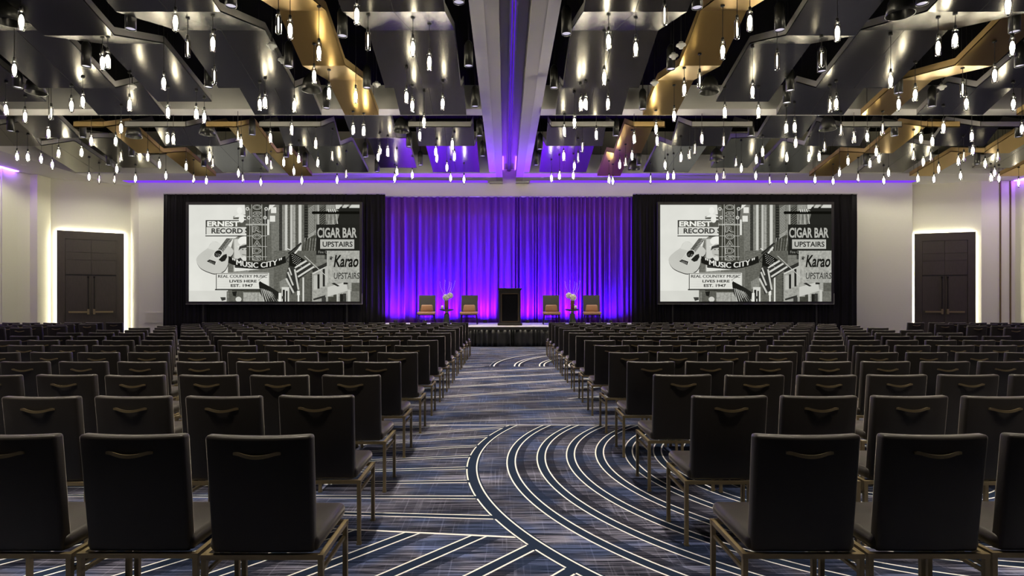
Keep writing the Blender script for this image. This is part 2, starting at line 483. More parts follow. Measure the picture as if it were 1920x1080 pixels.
# ------------------------------------------------------------------ ceiling panels
BAYS = {}   # list of (x0,x1,profile)
P_N = [(7.5,5.02),(9.26,4.57),(11.0,5.08),(12.57,4.57),(13.4,5.0),(14.4,4.57)]
Q_N = [(8.6,5.02),(10.09,4.57),(11.57,5.08),(13.44,4.57)]
G_N = [(8.3,4.57),(10.15,5.03),(11.38,4.57),(13.0,4.90),(14.4,4.57)]
P_F = [(15.4,4.57),(16.6,5.08),(17.26,4.57),(18.6,5.08),(20.8,4.57)]
Q_F = [(15.35,5.02),(16.4,4.57),(18.3,5.08),(20.1,4.57)]
G_F = [(15.4,4.57),(16.5,5.0),(18.1,4.57),(19.4,4.95),(21.4,4.57)]
STRIPS = [
 # x0, x1, profile, metal, bay, side
 (-2.57,-.95,P_N,'silver','near','left'), (-3.93,-3.10,G_N,'gold','near','left'), (-6.14,-4.50,P_N,'silver','near','left'),
 (-7.95,-6.72,Q_N,'silver','near','left'), (-9.98,-8.35,P_N,'silver','near','left'), (-11.7,-10.5,Q_N,'silver','near','left'),
 (-13.9,-12.25,P_N,'silver','near','left'),
 (1.24,2.87,P_N,'silver','near','right'), (3.38,4.18,G_N,'gold','near','right'), (4.83,6.03,Q_N,'silver','near','right'),
 (6.66,8.30,P_N,'silver','near','right'), (8.73,9.47,G_N,'gold','near','right'), (10.1,11.72,P_N,'silver','near','right'), (12.55,13.4,G_N,'gold','near','right'),
 (-2.55,-.90,P_F,'silver','far','left'), (-4.28,-3.03,Q_F,'silver','far','left'), (-6.46,-4.84,P_F,'silver','far','left'), (-7.86,-7.04,G_F,'gold','far','left'),
 (-10.0,-8.38,P_F,'silver','far','left'), (-11.34,-10.54,G_F,'gold','far','left'), (-13.1,-11.9,Q_F,'silver','far','left'), (-15.2,-13.65,P_F,'silver','far','left'),
 (1.21,2.87,P_F,'silver','far','right'), (3.36,4.2,G_F,'gold','far','right'), (4.9,6.5,P_F,'silver','far','right'), (7.05,8.3,Q_F,'silver','far','right'),
 (8.8,10.42,P_F,'silver','far','right'), (11.09,11.95,G_F,'gold','far','right'), (12.48,14.1,P_F,'silver','far','right'), (14.75,15.55,G_F,'gold','far','right'),
 (16.0,17.3,Q_F,'silver','far','right'), (18.0,18.85,G_F,'gold','far','right'),
]
def panel_z(x, d, pad=0.0):
    for (x0, x1, pr, *_r) in STRIPS:
        if x0-pad <= x <= x1+pad and pr[0][0] <= d <= pr[-1][0]:
            for (a, ha), (c, hc) in zip(pr, pr[1:]):
                if a <= d <= c:
                    return CAMZ + ha + (hc-ha)*(d-a)/(c-a), (x0, x1)
    return None, None
cnt = {}
T = .025
for (x0, x1, pr, metal, bay, side) in STRIPS:
    root = empty('folded_ceiling_panel', ((x0+x1)/2, (pr[0][0]+pr[-1][0])/2, CAMZ+4.57))
    off = root.location
    k = (bay, side); cnt[k] = cnt.get(k, 0) + 1
    nm = {'silver': 'brushed silver', 'gold': 'brushed gold'}[metal]
    tag(root, f'{nm} folded ceiling panel, {ORD[cnt[k]]} from centre beam in {bay} {side} bay', 'ceiling panel', 'folded metal ceiling panels')
    def loc(p): return (p[0]-off.x, p[1]-off.y, p[2]-off.z)
    for (a, ha), (c, hc) in zip(pr, pr[1:]):
        m = MB(); za = CAMZ+ha; zc = CAMZ+hc
        vs = [(x0,a,za),(x1,a,za),(x1,c,zc),(x0,c,zc),(x0,a,za+T),(x1,a,za+T),(x1,c,zc+T),(x0,c,zc+T)]
        m.add([loc(v) for v in vs], [(0,3,2,1),(4,5,6,7),(0,1,5,4),(1,2,6,5),(2,3,7,6),(3,0,4,7)])
        # seam line of the sheet joint
        xm = (x0+x1)/2
        if metal == 'silver' and x1-x0 > 1.3:
            m.add([loc(v) for v in ((xm-.004,a,za-.001),(xm+.004,a,za-.001),(xm+.004,c,zc-.001),(xm-.004,c,zc-.001))], [(0,3,2,1)], 1)
        m.obj('folded_facet', [M[metal], M['black']], root)
    m = MB(); H = .15
    for xx, sgn in ((x0, -1), (x1, 1)):
        for (a, ha), (c, hc) in zip(pr, pr[1:]):
            za = CAMZ+ha; zc = CAMZ+hc; xo = xx - sgn*.012
            vs = [(xx,a,za),(xx,c,zc),(xx,c,zc+H),(xx,a,za+H),(xo,a,za),(xo,c,zc),(xo,c,zc+H),(xo,a,za+H)]
            m.add([loc(v) for v in vs], [(0,1,2,3),(7,6,5,4),(3,2,6,7),(0,3,7,4),(1,5,6,2)])
    for (a, ha), s in ((pr[0], 1), (pr[-1], -1)):
        za = CAMZ+ha
        vs = [(x0,a,za),(x1,a,za),(x1,a,za+H),(x0,a,za+H),(x0,a+s*.012,za),(x1,a+s*.012,za),(x1,a+s*.012,za+H),(x0,a+s*.012,za+H)]
        m.add([loc(v) for v in vs], [(0,1,2,3),(7,6,5,4),(3,2,6,7),(0,3,7,4),(1,5,6,2)])
    m.obj('edge_lip', M[metal+'lip'], root)
    m = MB()
    for (a, ha) in pr[::2]:
        for xx in (x0+.12, x1-.12):
            ya = min(max(a, pr[0][0]+.05), pr[-1][0]-.05)
            m.tube([loc((xx,ya,CAMZ+ha)), loc((xx,ya,TOP))], .006, 5)
    m.obj('hanger_rod', M['cord'], root)

# ------------------------------------------------------------------ pendants
PEND = [(40,36),(27,127),(192,113),(202,110),(307,152),(329,37),(352,88,1),(399,77),(402,141,1),(522,42,1),(544,52),(598,94),(589,139),(617,171),
(669,24),(690,74,1),(774,86),(805,113),(667,177),(762,178),(1246,25,1),(1141,73),(1192,87),(1133,142),(1406,37),(1382,52,1),(1355,92),(1570,57),
(1457,112,1),(1540,108,1),(1312,148,1),(1283,164),(1411,168),(1890,5),(1791,70),(1759,85),(1898,85),(1865,137),(1670,148),(1805,165,1),(1716,174),
(11,202),(47,216),(96,210,1),(134,195),(155,187),(243,193),(315,207),(91,247),(227,237),(171,262),(217,262),(314,257),(325,259),(32,291),(52,292),(77,296),
(98,307),(110,285),(153,283),(227,292,1),(277,292),(299,306),(219,315),(167,330),(186,335,1),(215,335,1),(254,333),(311,328),(368,210),(383,217),(487,192),
(497,188),(552,195),(547,240),(507,255),(452,265),(446,253,1),(592,267),(545,278),(560,295),(393,292),(399,304,1),(349,310),(500,298),(508,308,1),(532,302),
(551,319),(596,303),(623,290,1),(447,323),(363,334,1),(387,337),(455,333,1),(489,340),(566,337),(632,336),(773,195),(830,191),(795,226),(662,240),(682,242),
(787,252),(848,268),(817,282),(819,294),(852,291),(838,312),(727,282),(712,280,1),(709,292),(744,320),(740,333),(773,326),(845,332),(870,335),(649,325,1),
(1089,193),(1098,191),(1140,191),(1077,227),(1058,243),(1118,250),(1189,257),(1230,239),(1232,261),(1264,214),(1092,274,1),(1084,294,1),(1057,290),(1077,309),
(1034,332),(1049,328),(1075,327),(1162,307),(1173,302,1),(1185,290),(1247,307),(1277,293),(1142,335),(1149,338),(1220,335,1),(1252,328),(1263,327),
(1359,207),(1422,207),(1556,195,1),(1568,191),(1474,237),(1490,235),(1577,242,1),(1316,257),(1357,263,1),(1492,265),(1303,278,1),(1293,288,1),(1430,282),
(1418,297),(1380,303,1),(1390,314),(1475,293),(1517,293),(1536,291),(1546,273,1),(1344,331),(1357,327,1),(1417,328),(1443,337,1),(1474,336),(1528,335),
(1562,338),(1574,322),(1590,300),(1685,192),(1812,191),(1900,192),(1655,240,1),(1626,254),(1769,237),(1916,239),(1727,257),(1748,262),(1822,253),(1601,255,1),
(1643,282),(1648,295),(1631,305),(1713,290,1),(1731,301),(1745,292,1),(1797,300),(1807,293,1),(1824,280),(1847,305),(1871,292,1),(1666,322),(1760,315),
(1609,332,1),(1657,337),(1721,333),(1751,334),(1801,328),(1858,332),(1865,322),(1873,333),(1910,341)]
socket = MB(); socket.lathe([(.0,.20),(.012,.20),(.022,.185),(.024,.12),(.0,.12)], 10)
me_socket = socket.mesh('socket', M['blackmetal'])
glass = MB(); glass.lathe([(.022,.125),(.042,.11),(.045,.09),(.045,-.14),(.038,-.165),(.0,-.17)], 14)
me_glass = glass.mesh('glass_tube', M['glass'])
core = MB(); core.lathe([(.0,.07),(.018,.05),(.031,.0),(.033,-.05),(.022,-.10),(.0,-.12)], 10)
me_core = core.mesh('filament', M['bulb']); 
core = MB(); core.lathe([(.0,.09),(.007,.07),(.010,.02),(.010,-.06),(.006,-.11),(.0,-.13)], 8)
me_cored = core.mesh('filament', M['bulbdim'])
cap = MB(); cap.lathe([(.0,-.168),(.018,-.164),(.014,-.185),(.0,-.19)], 8)
me_cap = cap.mesh('end_cap', M['blackmetal'])
me_cord = {}; PPOS = []
zones = {}
def zone(px, py):
    side = 'left' if px < 950 else 'right'
    q = 'nearest' if py < 181 else 'second' if py < 232 else 'third' if py < 286 else 'fourth' if py < 317 else 'farthest'
    return (q, side)
for p in PEND: zones.setdefault(zone(p[0], p[1]), []).append(p)
for k in zones: zones[k].sort()
for k, lst in zones.items():
    for i, p in enumerate(lst):
        h = 4.2
        d = h * F / (CY - p[1])
        P = pt(p[0], p[1], d)
        pz, _ = panel_z(P.x, d)
        topz = pz if pz else TOP
        PPOS.append(P)
        root = empty('pendant_lamp', P)
        tag(root, f"{'faint' if len(p) > 2 else 'bright'} tubular pendant lamp, {ORD[i+1]} from left in {k[0]} depth band {k[1]} of centre beam", 'pendant lamp', 'tubular pendant lamps')
        ln = topz - P.z - .19
        b = MB(); b.tube([(0,0,.19), (0,0,.19+ln)], .006, 5)
        if pz: b.lathe([(.0,.19+ln-.025),(.035,.19+ln-.025),(.035,.19+ln),(.0,.19+ln)], 8)
        b.obj('cord', M['cord'], root)
        link('socket', me_socket, root); link('glass_tube', me_glass, root)
        link('filament', me_cored if len(p) > 2 else me_core, root); link('end_cap', me_cap, root)

# ------------------------------------------------------------------ downlights
def spot(parent, power, ang, blend=.6, col=(1.0,.88,.70), r=.06, loc=(0,0,-.02)):
    l = bpy.data.lights.new('lamp', 'SPOT'); l.energy = power; l.spot_size = ang; l.spot_blend = blend; l.color = col; l.shadow_soft_size = r
    o = link('lamp', l, parent, loc); return o
dl = MB(); dl.lathe([(.078,.0),(.085,.0),(.085,.40),(.06,.46),(.02,.5),(.0,.5)], 20); dl.lathe([(.078,.0),(.076,.03)], 20)
me_dl = dl.mesh('housing', M['blackmetal'])
ln_ = MB(); ln_.lathe([(.077,.02),(.05,.012),(.0,.01)], 20); me_ln = ln_.mesh('lens', M['lens'])
dw = MB(); dw.lathe([(.20,.0),(.21,.0),(.17,.22),(.10,.34),(.03,.40),(.0,.40)], 24); dw.lathe([(.20,.0),(.165,.2),(.0,.3)], 24)
me_dw = dw.mesh('housing', M['blackmetal'])
DOWN = [(245,55),(162,125),(43,172),(433,12),(391,164),(541,125),(642,68),(855,5),(877,124),(688,165),(1065,64),(1041,165),(1258,130),(1307,15),(1343,178),
(1462,57),(1541,134),(1720,9),(1913,60),(1697,175),(1912,124),(57,246),(148,258),(247,293),(204,310),(392,258),(455,293),(382,312),(520,295),(572,312),
(612,203),(685,295),(707,322),(767,275),(788,310),(884,200),(894,255),(903,293),(1014,280),(1010,310),(1155,255),(1205,205),(1198,310),(1408,255),(1428,308),
(1475,193),(1677,255),(1765,200),(1611,310),(1800,285),(1824,308),(1904,257)]
WIDE = [(102,174),(587,170),(1330,174),(118,262),(414,252),(760,247),(1187,318),(1520,248),(1350,300),(1688,28),(22,42)]
def free_x(x, d, r):
    for _ in range(6):
        z, s = panel_z(x, d, r+.02)
        if z is None: z, s = panel_z(x, d+r+.02, r+.02)
        if z is None: z, s = panel_z(x, d-r-.02, r+.02)
        if z is None: return x
        x = s[0]-r-.04 if x-s[0] < s[1]-x else s[1]+r+.04
    return x
dz = {}
placed = []
for (px, py, wide) in [(a, c, 1) for a, c in WIDE] + [(a, c, 0) for a, c in DOWN]:
    h = 4.55; d = h*F/(CY-py); r = .21 if wide else .085
    if 14.3 < d < 15.4: d = 14.3 if d < 14.9 else 15.42
    P = pt(px, py, d); P.z = CAMZ + h
    P.x = free_x(P.x, d, r)
    if -.8 < P.x < .2: P.x = -.62-r
    if .2 <= P.x < 1.1: P.x = 1.0+r if False else .96+r
    base = P.copy()
    for t in range(40):
        P.x = free_x(base.x + (.06*t if t % 2 else -.06*t), d, r); P.y = base.y - .02*t
        if all((P.xy-p2.xy).length > r + (.21 if w2 else .085) + .04 for (p2, w2, _s) in placed) and \
           all((P.xy-p3.xy).length > r + .055 for p3 in PPOS): break
    placed.append((P, wide, 1))
for d in (2.5, 4.6, 6.6):  # added rows outside the view, put in to light the nearest seats
    for x in (-14.4,-11.2,-7.6,-4.2,-1.6,1.95,4.5,7.6,11.2,14.4):
        placed.append((Vector((x, d, CAMZ+4.55)), 0, 0))
lab = {}
for (P, wide, seen) in placed:
    k = (wide, seen, 'left' if P.x < .15 else 'right', 'near' if P.y < 14.9 else 'far'); lab.setdefault(k, []).append(P)
for k, lst in lab.items():
    wide, seen, side, bay = k
    lst.sort(key=lambda p: p.x/p.y)
    for i, P in enumerate(lst):
        root = empty('flared_downlight' if wide else 'cylinder_downlight', P)
        if seen:
            tag(root, f"{'wide flared' if wide else 'slim cylindrical'} black ceiling downlight, {ORD[i+1]} from left in {bay} {side} bay", 'downlight', 'black ceiling downlights')
        else:
            tag(root, f'black cylinder downlight above nearest chairs, {ORD[i+1]} from left on {side} side outside view', 'downlight', 'black ceiling downlights')
        link('housing', me_dw if wide else me_dl, root)
        if not wide: link('lens', me_ln, root)
        b = MB(); b.tube([(0,0,.40 if wide else .49), (0,0,TOP-P.z)], .012, 6); b.obj('stem', M['cord'], root)
        if not wide: spot(root, P_DOWN*(1.0 if seen else 1.15 if P.y < 3 else 1.15), math.radians(62), .75, loc=(0,0,-.01))

# added fill spots in the soffit, brightening the walls by the doors
rw = MB(); rw.lathe([(.05,.0),(.075,-.004),(.075,.02),(.05,.02)], 20); me_rw = rw.mesh('trim_ring', M['white'])
for (x, y, lb) in ((-13.9,22.2,'small recessed soffit light between left black drape and left door'), (-15.5,22.3,'small recessed soffit light over right jamb of left door'),
                   (-16.9,20.6,'small recessed soffit light over left jamb of left door'), (14.6,22.2,'small recessed soffit light between right black drape and right door'),
                   (16.9,22.2,'small recessed soffit light over left jamb of right door'), (19.6,21.6,'small recessed soffit light at right corner past right door')):
    root = empty('recessed_light', (x, y, SZ)); tag(root, lb, 'recessed light', 'recessed soffit lights')
    link('trim_ring', me_rw, root); spot(root, P_FILL, math.radians(150), .5, (1.0,.97,.80), .05, (0,0,-.015))
# small ceiling devices
dev = MB(); dev.lathe([(.0,.08),(.04,.08),(.04,.04),(.085,.035),(.09,.015),(.055,.0),(.035,-.04),(.0,-.045)], 20)
me_dev = dev.mesh('sensor_body', M['white'])
for (px, py, lb) in ((510,88,'white round ceiling sensor hanging left of near left gold panel, upper of two'),
                 (530,115,'white round ceiling sensor near left gold panel, lower of two'),
                 (706,160,'white ceiling sensor in dark gap right of near left gold panel'),
                 (230,164,'white ceiling sensor at end of left near silver panel'),
                 (1277,87,'white round ceiling sensor left of near right gold panel, upper of two'),
                 (1263,107,'white round ceiling sensor left of near right gold panel, lower of two'),
                 (1227,157,'small white ceiling sensor left of near right gold panel fold'),
                 (1728,165,'white ceiling sensor beside outer right near gold panel')):
    h = 4.7; d = h*F/(CY-py); P = pt(px, py, d); P.x = free_x(P.x, d, .115)
    root = empty('ceiling_sensor', P); tag(root, lb, 'sensor', 'white ceiling sensors')
    link('sensor_body', me_dev, root)
    b = MB(); b.tube([(0,0,.09),(0,0,TOP-P.z)], .01, 5); b.obj('stem', M['cord'], root)

# ------------------------------------------------------------------ drapes
def drape(name, x0, x1, y, z0, z1, m, step, amp, seed, n_z=7, label='', cat='drape'):
    r = random.Random(seed)
    pts = []; x = x0; ph = 0.0
    while x < x1:
        w = step*(.4+r.random()*1.2)
        a = amp*(.35+r.random()*1.0)
        for t in range(8):
            pts.append((x + w*t/8, a*math.sin(2*PI*t/8), a, r.random()*.0))
        x += w
    pts = [p for p in pts if p[0] <= x1] + [(x1, 0, amp, 0)]
    vs = []; fs = []; nz = n_z
    lean = [(.02*math.sin(3.1*i*.05+seed), ) for i in range(len(pts))]
    for i, (px, dy, a, _) in enumerate(pts):
        for j in range(nz+1):
            t = j/nz
            k = 1.0 - .45*t
            vs.append((px + lean[i][0]*(1-t), y + dy*k + .012*math.sin(i*.37+j*1.1), z0 + (z1-z0)*t))
    for i in range(len(pts)-1):
        for j in range(nz):
            a = i*(nz+1)+j; c = (i+1)*(nz+1)+j
            fs.append((a, c, c+1, a+1))
    b = MB(); b.add(vs, fs, 0, True)
    return b
root = empty('stage_drape', (0.2, 22.62, 0)); tag(root, 'tall violet-lit pleated drape hanging behind the stage chairs', 'drape')
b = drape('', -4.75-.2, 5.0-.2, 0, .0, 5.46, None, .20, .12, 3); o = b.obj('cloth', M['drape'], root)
o.modifiers.new('thickness', 'SOLIDIFY').thickness = .008
b = MB(); b.tube([(-4.95,.0,5.48),(4.8,.0,5.48)], .024, 8)
for xx in (-4.9, 0, 4.75): b.tube([(xx, .16, 0), (xx, .16, 5.48)], .024, 8); b.tube([(xx,.16,5.48),(xx,0,5.48)], .02, 6); b.box(xx-.2, xx+.2, .0+.05, .45, 0, .012)
b.obj('support_pipe', M['silverlip'], root)
for (x0, x1, sd, lb, hx) in ((-12.95, -4.55, 11, 'black pleated drape framing the left projection screen', -12.3), (4.85, 13.35, 12, 'black pleated drape framing the right projection screen', 12.7)):
    root = empty('masking_drape', ((x0+x1)/2, 22.25, 0)); tag(root, lb, 'drape', 'black drapes around the screens')
    b = drape('', x0-(x0+x1)/2, x1-(x0+x1)/2, 0, .0, 5.50, None, .17, .035, sd); o = b.obj('cloth', M['blackdrape'], root)
    o.modifiers.new('thickness', 'SOLIDIFY').thickness = .008
    hw = (x1-x0)/2
    b = MB(); b.tube([(-hw,.0,5.51),(hw,.0,5.51)], .02, 8)
    for xx in (-hw+.1, hw-.3): b.tube([(xx,.22,0),(xx,.22,5.51)], .022, 8); b.tube([(xx,.22,5.51),(xx,0,5.51)], .02, 6)
    b.obj('support_pipe', M['silverlip'], root)

# ------------------------------------------------------------------ stage
SX0, SX1, SY0, SY1, SZT = -4.6, 4.9, 18.6, 22.1, .635
root = empty('stage_platform', ((SX0+SX1)/2, (SY0+SY1)/2, 0)); tag(root, 'low stage platform with pale deck and gathered black skirt', 'stage')
hx, hy = (SX1-SX0)/2, (SY1-SY0)/2
b = MB(); b.box(-hx, hx, -hy, hy, SZT-.06, SZT); b.obj('deck', M['deck'], root)
b = MB(); b.box(-hx+.05, hx-.05, -hy+.1, hy, 0, SZT-.06); b.obj('riser', M['black'], root)
b = drape('', -hx, hx, -hy-.02, .01, SZT-.10, None, .13, .045, 21, 4); o = b.obj('skirt', M['skirt'], root)
o.modifiers.new('thickness', 'SOLIDIFY').thickness = .004
b = MB(); b.box(-hx, hx, -hy-.03, -hy, SZT-.11, SZT-.012); b.obj('skirt_band', M['skirt'], root)

# violet uplights on the deck at the foot of the drape
def uplight(x, y, z, power, col, lb, tilt=.32, ang=155, rx=0, target=None):
    root = empty('uplight', (x, y, z)); tag(root, lb, 'uplight', 'violet stage uplights')
    b = MB(); b.lathe([(.0,.0),(.075,.0),(.075,.10),(.06,.10),(.055,.08),(.0,.08)], 16); b.obj('housing', M['black'], root)
    b = MB(); b.lathe([(.0,.085),(.055,.085)], 16); b.obj('lens', M['uplens'], root)
    l = bpy.data.lights.new('lamp', 'SPOT'); l.energy = power; l.spot_size = math.radians(ang); l.spot_blend = .8; l.color = col; l.shadow_soft_size = .05
    o = link('lamp', l, root, (0, 0, .12)); o.rotation_euler = (PI - tilt, 0, 0)
    return root
UX = [-4.1,-3.0,-2.05,-.75,.85,1.55,2.55,3.95]
for i, x in enumerate(UX):
    uplight(x, 22.0, SZT, P_STAGE*(.4 if i in (0,7) else 1.0), (.15,.008,1.0) if i % 3 else (.22,.012,1.0), f'small black violet uplight at drape foot, {ORD[i+1]} from left on stage')

# lectern
root = empty('lectern', (.16, 19.75, SZT)); tag(root, 'tall dark wooden lectern with glossy black front panel at centre stage', 'lectern')
b = MB(); b.bm(rbox(.80, .50, .05, .012, 2, (0,0,1.22))); b.bm(rbox(.76,.46,.03,.006,1,(0,0,1.185))); b.obj('top', M['podwood'], root)
b = MB(); b.box(-.36,-.27,-.21,-.19,.08,1.17); b.box(.27,.36,-.21,-.19,.08,1.17); b.box(-.27,.27,-.21,-.19,1.05,1.17); b.box(-.27,.27,-.21,-.19,.08,.14)
b.box(-.36,.36,-.19,.21,.08,1.17); b.obj('body', M['podwood'], root)
b = MB(); b.box(-.27,.27,-.2,-.189,.14,1.05); b.obj('front_panel', M['glassblack'], root)
b = MB()
for x0,x1,z0,z1 in ((-.285,-.27,.125,1.065),(.27,.285,.125,1.065),(-.285,.285,1.05,1.065),(-.285,.285,.125,.14)): b.box(x0,x1,-.218,-.205,z0,z1)
b.obj('panel_molding', M['podgold'], root)
b = MB(); b.bm(rbox(.82,.50,.08,.012,2,(0,0,.04))); b.obj('plinth', M['podwood'], root)

# stage chairs
def stage_chair():
    root = empty('lounge_chair')
    b = MB(); b.bm(rbox(.62,.52,.09,.035,3,(0,-.02,.40)), 0, True); b.obj('seat', M['tan'], root)
    b = MB(); b.bm(rbox(.58,.46,.035,.01,1,(0,0,.345))); b.obj('seat_base', M['darkleg'], root)
    # back shell with an arched opening at its foot
    b = MB(); vs = []; fs = []
    prof = [(-.29,.37),(-.29,1.02),(.29,1.02),(.29,.37),(.23,.37),(.21,.50),(.14,.60),(0,.64),(-.14,.60),(-.21,.50),(-.23,.37)]
    n = len(prof)
    for y0 in (.20, .25):
        for (x, z) in prof: vs.append((x, y0 + (z-.37)*.16, z))
    quads = [(0,1,9,10),(1,8,9),(1,7,8),(1,2,7),(2,6,7),(2,5,6),(2,3,4,5)]
    for q in quads: fs.append(q[::-1]); fs.append(tuple(i+n for i in q))
    for i in range(n): fs.append((i, (i+1)%n, (i+1)%n+n, i+n))
    b.add(vs, fs); b.obj('back', M['chairgrey'], root)
    b = MB(); bb = rbox(.42,.10,.24,.04,3,(0,0,0))
    for v in bb.verts: v.co.x *= 1.0 - .18*(v.co.z/.24)
    for v in bb.verts: v.co = Vector((v.co.x, v.co.y + .13 + v.co.z*.22, v.co.z + .565))
    b.bm(bb, 0, True); b.obj('lumbar_cushion', M['tan'], root)
    for (sx, y0, y1) in ((-1,-.20,-.27),(1,-.20,-.27),(-1,.18,.34),(1,.18,.34)):
        b = MB(); b.tube([(sx*.25,y0,.36),(sx*.29,y1,.008)], [.018,.012], 8); b.obj('leg', M['darkleg'], root)
    b = MB(); b.bar((-.26,-.22,.23),(.26,-.22,.23),.018); b.obj('stretcher', M['darkleg'], root)
    return root
c0 = stage_chair()
for i, (px, rz) in enumerate(((800,.06),(879.5,.0),(1034,-.02),(1110,-.08))):
    d = 20.3; x = (px-CX)*d/F
    if i == 0: c0.location = (x,d,SZT); c0.rotation_euler = (0,0,rz); c = c0
    else: c = dup(c0, (x,d,SZT), rz)
    tag(c, ['grey high-back stage chair with tan seat, far left of stage','grey high-back stage chair with tan seat, between left table and lectern',
            'grey high-back stage chair with tan seat, between lectern and right table','grey high-back stage chair with tan seat, far right of stage'][i], 'chair', 'stage chairs')

def side_table():
    root = empty('pedestal_table')
    b = MB(); b.lathe([(.0,.535),(.235,.535),(.25,.525),(.25,.505),(.12,.465),(.05,.455),(.0,.455)], 28); b.obj('tabletop', M['tabletop'], root)
    b = MB(); b.lathe([(.07,.455),(.05,.44),(.05,.40),(.07,.385)], 20); b.obj('collar', M['bronze'], root)
    b = MB(); b.lathe([(.0,.39),(.075,.385),(.085,.36),(.09,.33),(.13,.05),(.135,.0),(.0,.0)], 20); b.obj('pedestal', M['pedestal'], root)
    return root
def vase_flowers(sgn):
    root = empty('flower_vase')
    b = MB(); b.lathe([(.0,.0),(.062,.0),(.07,.02),(.072,.28),(.062,.32),(.055,.325),(.06,.30),(.0,.29)], 20); b.obj('vase', M['vase'], root)
    r = random.Random(5)
    for (x, y, z, rad) in ((sgn*-.01,-.06,.40,.115),(sgn*.13,.0,.47,.105)):
        b = MB()
        for k in range(70):
            a = k*2.39996; zz = 1-2*(k+.5)/70; rr = math.sqrt(1-zz*zz)
            c = Vector((rr*math.cos(a), rr*math.sin(a), zz))*rad*.86
            q = rad*.21*(.85+.3*r.random())
            b.lathe([(.0,-q),(q*.8,-q*.5),(q,0),(q*.8,q*.5),(.0,q)], 6, (x+c.x, y+c.y, z+c.z))
        b.obj('flower_head', M['petal'], root)
    b = MB()
    for k in range(5):
        a = [-.42,-.16,.12,.28,.5][k]*(-sgn if False else 1); top = Vector((a*.62+.02*sgn, .03*math.sin(k*2), .96+.05*math.sin(k*1.7)))
        base = Vector((a*.06, 0, .28)); pts = []
        for t in range(9):
            u = t/8; p = base.lerp(top, u); p.x += .03*math.sin(u*7+k)*u; pts.append(p)
        b.tube(pts, [.005-.003*t/8 for t in range(9)], 5)
        for t in range(14):
            u = .35+.65*t/13; i = min(7, int(u*8)); p = pts[i].lerp(pts[i+1], u*8-i)
            b.lathe([(.0,-.012),(.009,0),(.0,.012)], 5, (p.x+.008*(-1)**t, p.y, p.z))
    b.obj('budding_twig', M['twig'], root)
    b = MB()
    for k in range(9):
        a = r.random()*6.28; l = .12+.1*r.random(); z = .30+.05*r.random()
        p0 = Vector((.03*math.cos(a), .03*math.sin(a), z)); p1 = Vector((l*math.cos(a), l*math.sin(a), z+.04+.08*r.random()))
        side = Vector((-math.sin(a), math.cos(a), 0))*.035; mid = (p0+p1)/2
        b.add([p0, mid+side, p1, mid-side, (p0+p1)/2+Vector((0,0,.012))], [(0,1,4),(1,2,4),(2,3,4),(3,0,4)])
    b.obj('foliage', M['leaf'], root)
    return root
tb = side_table()
for i, px in enumerate((837.5, 1073)):
    d = 20.4; x = (px-CX)*d/F
    t = tb if i == 0 else dup(tb, (x,d,SZT))
    t.location = (x,d,SZT)
    tag(t, f"small dark round pedestal table between the two {['left','right'][i]} stage chairs", 'side table', 'stage side tables')
    v = vase_flowers(1 if i == 0 else -1); v.location = (x + (-.01 if i == 0 else .01), d, SZT+.535)
    tag(v, f"brown vase of two white flower balls and budding twigs on {['left','right'][i]} table", 'vase of flowers', 'stage flower vases')
    cd = MB(); cd.lathe([(.0,.0),(.05,.0),(.046,.12),(.03,.125),(.0,.122)], 16); o = cd.obj('candle', M['candle'], None, (x + (-.14 if i == 0 else .10), d-.10, SZT+.535))
    tag(o, f"short white candle beside the vase on the {['left','right'][i]} stage table", 'candle', 'stage candles')

# ------------------------------------------------------------------ projection screens
G = {}
def gm(v):
    if v not in G:
        c = lin(v, v, max(0, v-8 if v > 60 else v-4)); m = G[v] = emat(f'screen_grey_{v}', c, 1.0)
        nt = m.node_tree; N = nt.nodes; L = nt.links; e = N['Emission']
        tc = N.new('ShaderNodeTexCoord'); a = .20 if 40 < v < 170 else .05
        n1 = N.new('ShaderNodeTexNoise'); n1.inputs['Scale'].default_value = 14 if a > .1 else .9; n1.inputs['Detail'].default_value = 5
        L.new(tc.outputs['Object'], n1.inputs['Vector'])
        mr = N.new('ShaderNodeMapRange'); mr.inputs[1].default_value = .3; mr.inputs[2].default_value = .7; mr.inputs[3].default_value = 1-a*1.3; mr.inputs[4].default_value = 1+a
        L.new(n1.outputs['Fac'], mr.inputs[0]); L.new(mr.outputs[0], e.inputs[1])
    return G[v]
pic = MB(); pmats = []; pidx = {}
layer = [0]
def pm(v):
    if v not in pidx: pidx[v] = len(pmats); pmats.append(gm(v))
    return pidx[v]
X0P, X1P, Y0P, Y1P = 357.0, 677.0, 384.0, 565.0
PW, PH = 6.40, 3.62
def q(p, dl=0):
    x = min(max(p[0], X0P), X1P); y = min(max(p[1], Y0P), Y1P)
    return ((x-X0P)/(X1P-X0P)*PW - PW/2, -.0006*(layer[0]+dl), (Y1P-y)/(Y1P-Y0P)*PH)
def poly(pts, v, up=True):
    if up: layer[0] += 1
    pic.add([q(p) for p in pts], [tuple(range(len(pts)))[::-1]], pm(v))
def rect(x0, y0, x1, y1, v, up=True): poly([(x0,y1),(x1,y1),(x1,y0),(x0,y0)][::-1], v, up)
def line(a, c, w, v, up=False):
    a = Vector((a[0],a[1],0)); c = Vector((c[0],c[1],0)); t = (c-a).normalized(); n = Vector((-t.y,t.x,0))*w/2
    poly([(p.x,p.y) for p in (a+n, c+n, c-n, a-n)], v, up)
